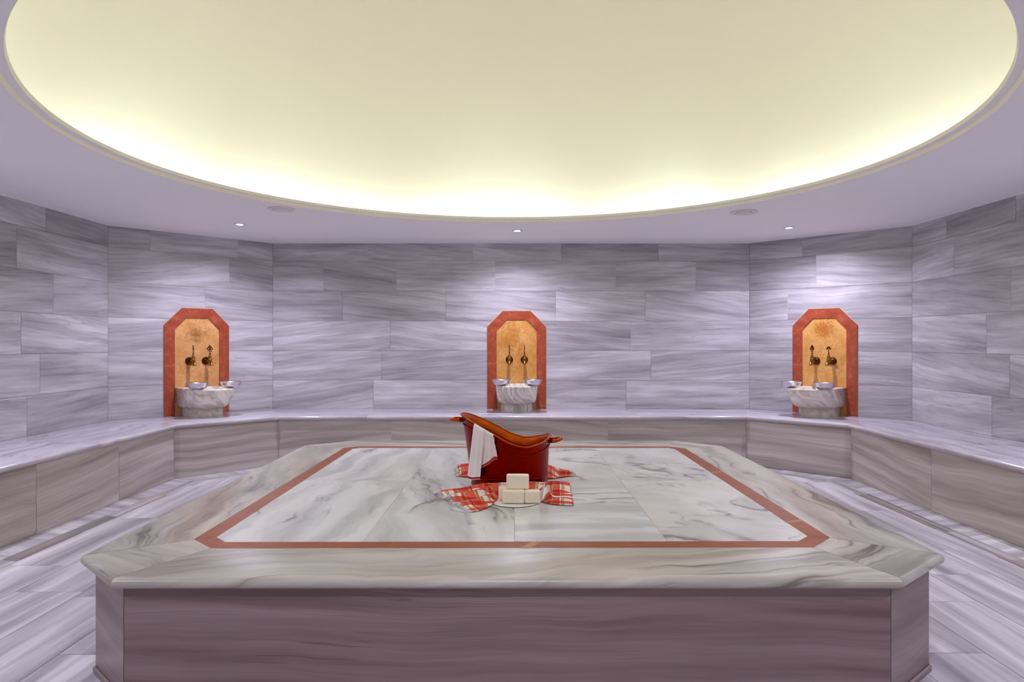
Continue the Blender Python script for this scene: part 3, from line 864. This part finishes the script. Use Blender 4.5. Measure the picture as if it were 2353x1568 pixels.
# white towel over the near rim
def U(x): return (x/5.115+960-CX)
cols = [(676, 578, 915, .004, 0), (700, 606, 936, .022, .0), (726, 640, 941, .008, .1), (752, 676, 938, .026, .2), (776, 710, 935, .012, .3), (798, 740, 942, .022, .4),
        (802, 732, 880, .004, .45), (812, 733, 802, .002, .5), (828, 768, 790, .018, .6), (848, 812, 765, .006, .7), (866, 856, 738, .020, .8), (882, 903, 690, .007, .9), (897, 948, 700, .012, 1.0)]
def towel_col(topx, botx, boty, off):
    # rim crest on the near side at this column
    best = None
    for k in range(400):
        t = PI+PI*k/400; p = tub_pt(t, rim_h(math.cos(t)))+TC
        e = abs(p.x/p.y*F-U(topx))
        if best is None or e < best[0]: best = (e, t, p)
    t, crest = best[1], best[2]
    out = Vector((math.cos(t), math.sin(t), 0)); pts = []
    pts.append(crest-out*.012+Vector((0, 0, -.05))); pts.append(crest-out*.009+Vector((0, 0, -.012)))
    pts.append(crest+Vector((0, 0, .0085))); pts.append(crest+out*(.010+off*.5)+Vector((0, 0, .001)))
    X = None; y = 3.7
    for it in range(5):
        X = U(botx)*y/F; dx = max(-.95, min(.95, (X-TC.x)/.225)); y = TC.y-.19*math.sqrt(1-dx*dx)-.012-off
    hz = CH-((920+boty/5.115)-HY)*y/F
    bot = Vector((X, y, hz)); a = pts[-1]
    nseg = 12
    for k in range(1, nseg+1):
        f_ = k/nseg; p = a.lerp(bot, f_)
        # keep clear of the tub wall
        hh = max(.0, p.z-TC.z); q = p-TC; r_ = math.hypot(q.x/.001 if False else q.x, q.y)
        tt = math.atan2(q.y/(.175+hh*.17), q.x/.23); s_ = tub_pt(tt, min(hh, rim_h(math.cos(tt)))); need = math.hypot(s_.x, s_.y)+.008+off*.7
        if r_ < need: p = Vector((TC.x+q.x*need/r_, TC.y+q.y*need/r_, p.z))
        pts.append(p)
    return pts
C_ = [towel_col(*c[:4]) for c in cols]
nr = len(C_[0]); mb = MB()
rows = [[C_[j][i] for j in range(len(C_))] for i in range(nr)]
lens = []
for cpts in C_:
    acc = [0]
    for i in range(1, nr): acc.append(acc[-1]+(cpts[i]-cpts[i-1]).length)
    lens.append([1-(acc[-1]-x)/.22 for x in acc])
mb.grid(rows, uvs=[[(cols[j][4], lens[j][i]) for j in range(len(C_))] for i in range(nr)])
o = mb.build('hand_towel', M['towel']); tag(o, 'white cotton hand towel with a red hem draped over the copper tub rim', 'towel')
md = o.modifiers.new('thick', 'SOLIDIFY'); md.thickness = .0015; md.offset = 1
md = o.modifiers.new('soft', 'SUBSURF'); md.levels = 2; md.render_levels = 2

# ------------------------------------------------------------------ red checked cloths
def cloth(name, top, bot, label, folds, nv=34, nu=90, uoff=0, seed=1, fr_ends=(True, False), amp=.023):
    """top/bot: lists of (px, py, height) for the far and near edges"""
    T = [wpt(a, b_, TOP+h) for a, b_, h in top]; B = [wpt(a, b_, TOP+h) for a, b_, h in bot]
    def cr(P, t):
        n = len(P)-1; x = t*n; i = min(int(x), n-1); f_ = x-i
        p0, p1, p2, p3 = P[max(i-1, 0)], P[i], P[i+1], P[min(i+2, n)]
        return .5*((2*p1)+(p2-p0)*f_+(2*p0-5*p1+4*p2-p3)*f_*f_+(3*p1-p0-3*p2+p3)*f_**3)
    rows = []; uvs = []
    LT = sum((T[i+1]-T[i]).length for i in range(len(T)-1))
    for j in range(nu+1):
        u = j/nu; a, b_ = cr(T, u), cr(B, u); wd = (b_-a).length; row = []; ur = []
        for i in range(nv+1):
            v = i/nv
            ph = seed*1.7+mnoise.noise(Vector((u*3, seed, 0)))*2.5
            fold = (.5+.5*math.sin(2*PI*folds*v+ph+u*2))*amp*math.sin(PI*min(1, v*1.15+.08))**.6 if 0 < v < 1 else 0
            wr = mnoise.noise(Vector((u*14, v*7, seed)))*.004*math.sin(PI*v)
            p = a.lerp(b_, v); z = p.z+max(0, fold)+abs(wr)
            # side slip gives the folds an overhang
            sl = math.cos(2*PI*folds*v+ph+u*2)*.006*math.sin(PI*v)
            row.append((p.x+mnoise.noise(Vector((u*9, v*5, seed+9)))*.006*math.sin(PI*v), p.y+sl, max(z, TOP+.0035)))
            ur.append((u*LT+uoff, v*max(.26, wd*1.2)+.02*math.sin(u*9)))
        rows.append(row); uvs.append(ur)
    t = empty(name, (0, 0, 0)); 
    c0 = Vector(rows[nu//2][nv//2]); t.location = (c0.x, c0.y, TOP)
    mb = MB(); mb.grid(rows, uvs=uvs)
    o = mb.build('cloth', M['plaid']); child(o, t)
    md = o.modifiers.new('thick', 'SOLIDIFY'); md.thickness = .0016; md.offset = 1
    tag(t, label, 'cloth')
    rnd = random.Random(seed)
    for flag, r_, nx in ((fr_ends[0], rows[0], rows[1]), (fr_ends[1], rows[-1], rows[-2])):
        if not flag: continue
        mb = MB()
        for i in range(0, nv+1):
            for rep in range(2):
                p = Vector(r_[min(i, nv)]); q = Vector(nx[min(i, nv)]); d = (p-q); d.z = 0; d = d.normalized()
                d = (d+Vector((rnd.uniform(-.5, .5), rnd.uniform(-.5, .5), 0))).normalized()
                L = rnd.uniform(.012, .03); p.y += rnd.uniform(-.004, .004)
                e1 = p+d*L*.5; e2 = p+d*L; e1.z = (p.z+TOP)/2+.003; e2.z = TOP+.002
                mb.tube([p, e1, e2], [.0026, .0024, .001], 5)
        child(mb.build('fringe', M['fringe']), t)
    return t
top = [(1001, 1131, .006), (1030, 1128, .008), (1061, 1125, .012), (1096, 1117, .020), (1121, 1115, .026), (1150, 1115, .028), (1180, 1114, .028), (1216, 1112, .026), (1250, 1113, .022), (1268, 1110, .016), (1290, 1111, .014), (1308, 1113, .012)]
bot = [(1085, 1176, .004), (1100, 1174, .004), (1117, 1168, .004), (1131, 1160, .004), (1141, 1151, .004), (1150, 1141, .004), (1180, 1140, .004), (1216, 1141, .004), (1246, 1153, .004), (1262, 1158, .004), (1290, 1161, .004), (1319, 1162, .004)]
cloth('checked_cloth', top, bot, 'red and yellow checked cloth crumpled in front of the tub, beside the soaps', 3.3, seed=3)
top = [(1052, 1071, .020), (1078, 1068, .02), (1120, 1068, .008), (1180, 1068, .006), (1225, 1068, .008), (1258, 1069, .018), (1285, 1077, .018), (1314, 1085, .012)]
bot = [(1056, 1095, .004), (1078, 1096, .004), (1120, 1090, .004), (1180, 1088, .004), (1225, 1090, .004), (1260, 1100, .004), (1285, 1098, .004), (1313, 1094, .004)]
cloth('checked_cloth', top, bot, 'red and white checked cloth lying behind the copper tub with its ends sticking out', 1.6, seed=8, nv=20, uoff=.03, fr_ends=(True, True), amp=.016)

# ------------------------------------------------------------------ soaps
def soap(x, y, z, w_, d_, h_, rz, label, stamp=True):
    import bmesh
    me = bpy.data.meshes.new('soap_bar'); bm = bmesh.new()
    bmesh.ops.create_cube(bm, size=1)
    for v in bm.verts: v.co = Vector((v.co.x*w_, v.co.y*d_, (v.co.z+.5)*h_))
    bmesh.ops.subdivide_edges(bm, edges=bm.edges[:], cuts=3, use_grid_fill=True)
    for v in bm.verts:
        n_ = mnoise.noise(v.co*25+Vector((x*31, y*17, 0)))*.0012
        v.co += Vector((n_, n_, n_*.5 if v.co.z > .001 else 0))
    bm.to_mesh(me); bm.free(); me.materials.append(M['soap'])
    for p in me.polygons: p.use_smooth = True
    o = bpy.data.objects.new('soap_bar', me); COL.objects.link(o)
    md = o.modifiers.new('round', 'BEVEL'); md.width = .007; md.segments = 4; md.limit_method = 'ANGLE'; md.angle_limit = math.radians(50)
    o.location = (x, y, z); o.rotation_euler = (0, 0, rz)
    tag(o, label, 'soap', 'cream soap bars stacked in front of the tub')
    if stamp:
        mb = MB()
        mb.tube([(w_*.27*math.cos(2*PI*k/28), -d_/2-.0004, h_*.5+h_*.22*math.sin(2*PI*k/28)) for k in range(28)], .0013, 6, closed=True)
        mb.tube([(w_*.12*math.cos(2*PI*k/20), -d_/2-.0004, h_*.5+h_*.10*math.sin(2*PI*k/20)) for k in range(20)], .001, 6, closed=True)
        mb.build('stamp', M['soap'], o)
    return o
sz = TOP+.0065
soap(-.002, 3.318, sz, .104, .05, .060, -.06, 'cream soap bar at the front left of the stack, stamped with an oval')
soap(.087, 3.322, sz, .074, .05, .059, .02, 'cream soap bar at the front right of the stack')
soap(-.022, 3.388, sz, .104, .05, .060, .10, 'cream soap bar behind the front left bar, mostly hidden', False)
soap(.018, 3.352, sz+.0605, .108, .048, .067, -.02, 'rough cream soap bar standing on top of the other three', False)

# ------------------------------------------------------------------ soap dish and plastic fork
mb = MB(); rows = []; uvn = 40; vn = 16
for i in range(uvn+1):
    u = i/uvn; x = -.098+.243*u
    e = math.sqrt(max(0, 1-(2*u-1)**4))
    front = 3.335-.10*math.sqrt(max(0, 1-((u-.42)/.43)**2)) if u < .84 else 3.30+.04*(u-.84)/.16
    if u > .70 and u < .84: front = max(front, 3.262)
    front = min(front, 3.335); back = 3.36+.09*math.sqrt(max(0, 1-(2*u-1)**4))
    if u > .84: back = 3.45
    row = []
    for j in range(vn+1):
        v = j/vn; y = front+(back-front)*v
        lift = max(0, (u-.90)/.10); lift = lift*lift*(3-2*lift)
        z = TOP+.0035+.066*lift*(.35+.65*v) + .0015*abs(2*v-1)**3
        row.append((x+.006*lift*v, y, z))
    rows.append(row)
mb.grid(rows)
o = mb.build('soap_dish', M['plastic']); tag(o, 'thin white plastic dish under the soap bars, its right edge curled up', 'soap dish')
md = o.modifiers.new('thick', 'SOLIDIFY'); md.thickness = .002; md.offset = 1

fk = empty('plastic_fork', (.25, 3.36, TOP)); tag(fk, 'translucent white plastic fork with curved tines and long handle on the checked cloth', 'fork')
def wy(px, py, Y): return Vector(((px-CX)*Y/F, Y, CH-(py-HY)*Y/F))
def bez(P, n=16):
    out = []
    for k in range(n+1):
        t = k/n; out.append((1-t)**2*P[0]+2*t*(1-t)*P[1]+t*t*P[2])
    return out
for k in range(5):
    f_ = k/4
    a = wy(1261+4*f_, 1115+14*f_, 3.37-.04*f_); b_ = wy(1252+2*f_, 1119+10*f_, 3.34-.03*f_); c = wy(1248-.8*f_, 1134+13*f_, 3.30-.03*f_)
    mb = MB(); mb.tube(bez([a, b_, c]), [.0022]*12+[.002, .0018, .0015, .0012, .0008], 8); child(mb.build('tine', M['clear']), fk)
mb = MB()
path = [wy(1261, 1115, 3.37), wy(1264, 1121, 3.35), wy(1265, 1129, 3.32), wy(1266, 1136, 3.30), wy(1270, 1141, 3.285), wy(1280, 1142.5, 3.285), wy(1300, 1142, 3.29), wy(1325, 1145, 3.30), wy(1360, 1149.5, 3.33), wy(1391, 1152, 3.36)]
rows = []
wd = [.004, .006, .008, .009, .010, .010, .010, .011, .010, .008]
for i, p in enumerate(path):
    w_ = wd[i]; tk = .0018
    rows.append([p+Vector(q) for q in ((0, -w_, 0), (0, -w_*.6, tk*1.6), (0, w_*.6, tk*1.6), (0, w_, 0), (0, w_*.6, -tk*.4), (0, -w_*.6, -tk*.4))])
mb.grid(rows, close_u=True, cap0=True, cap1=True); child(mb.build('handle', M['clear']), fk)
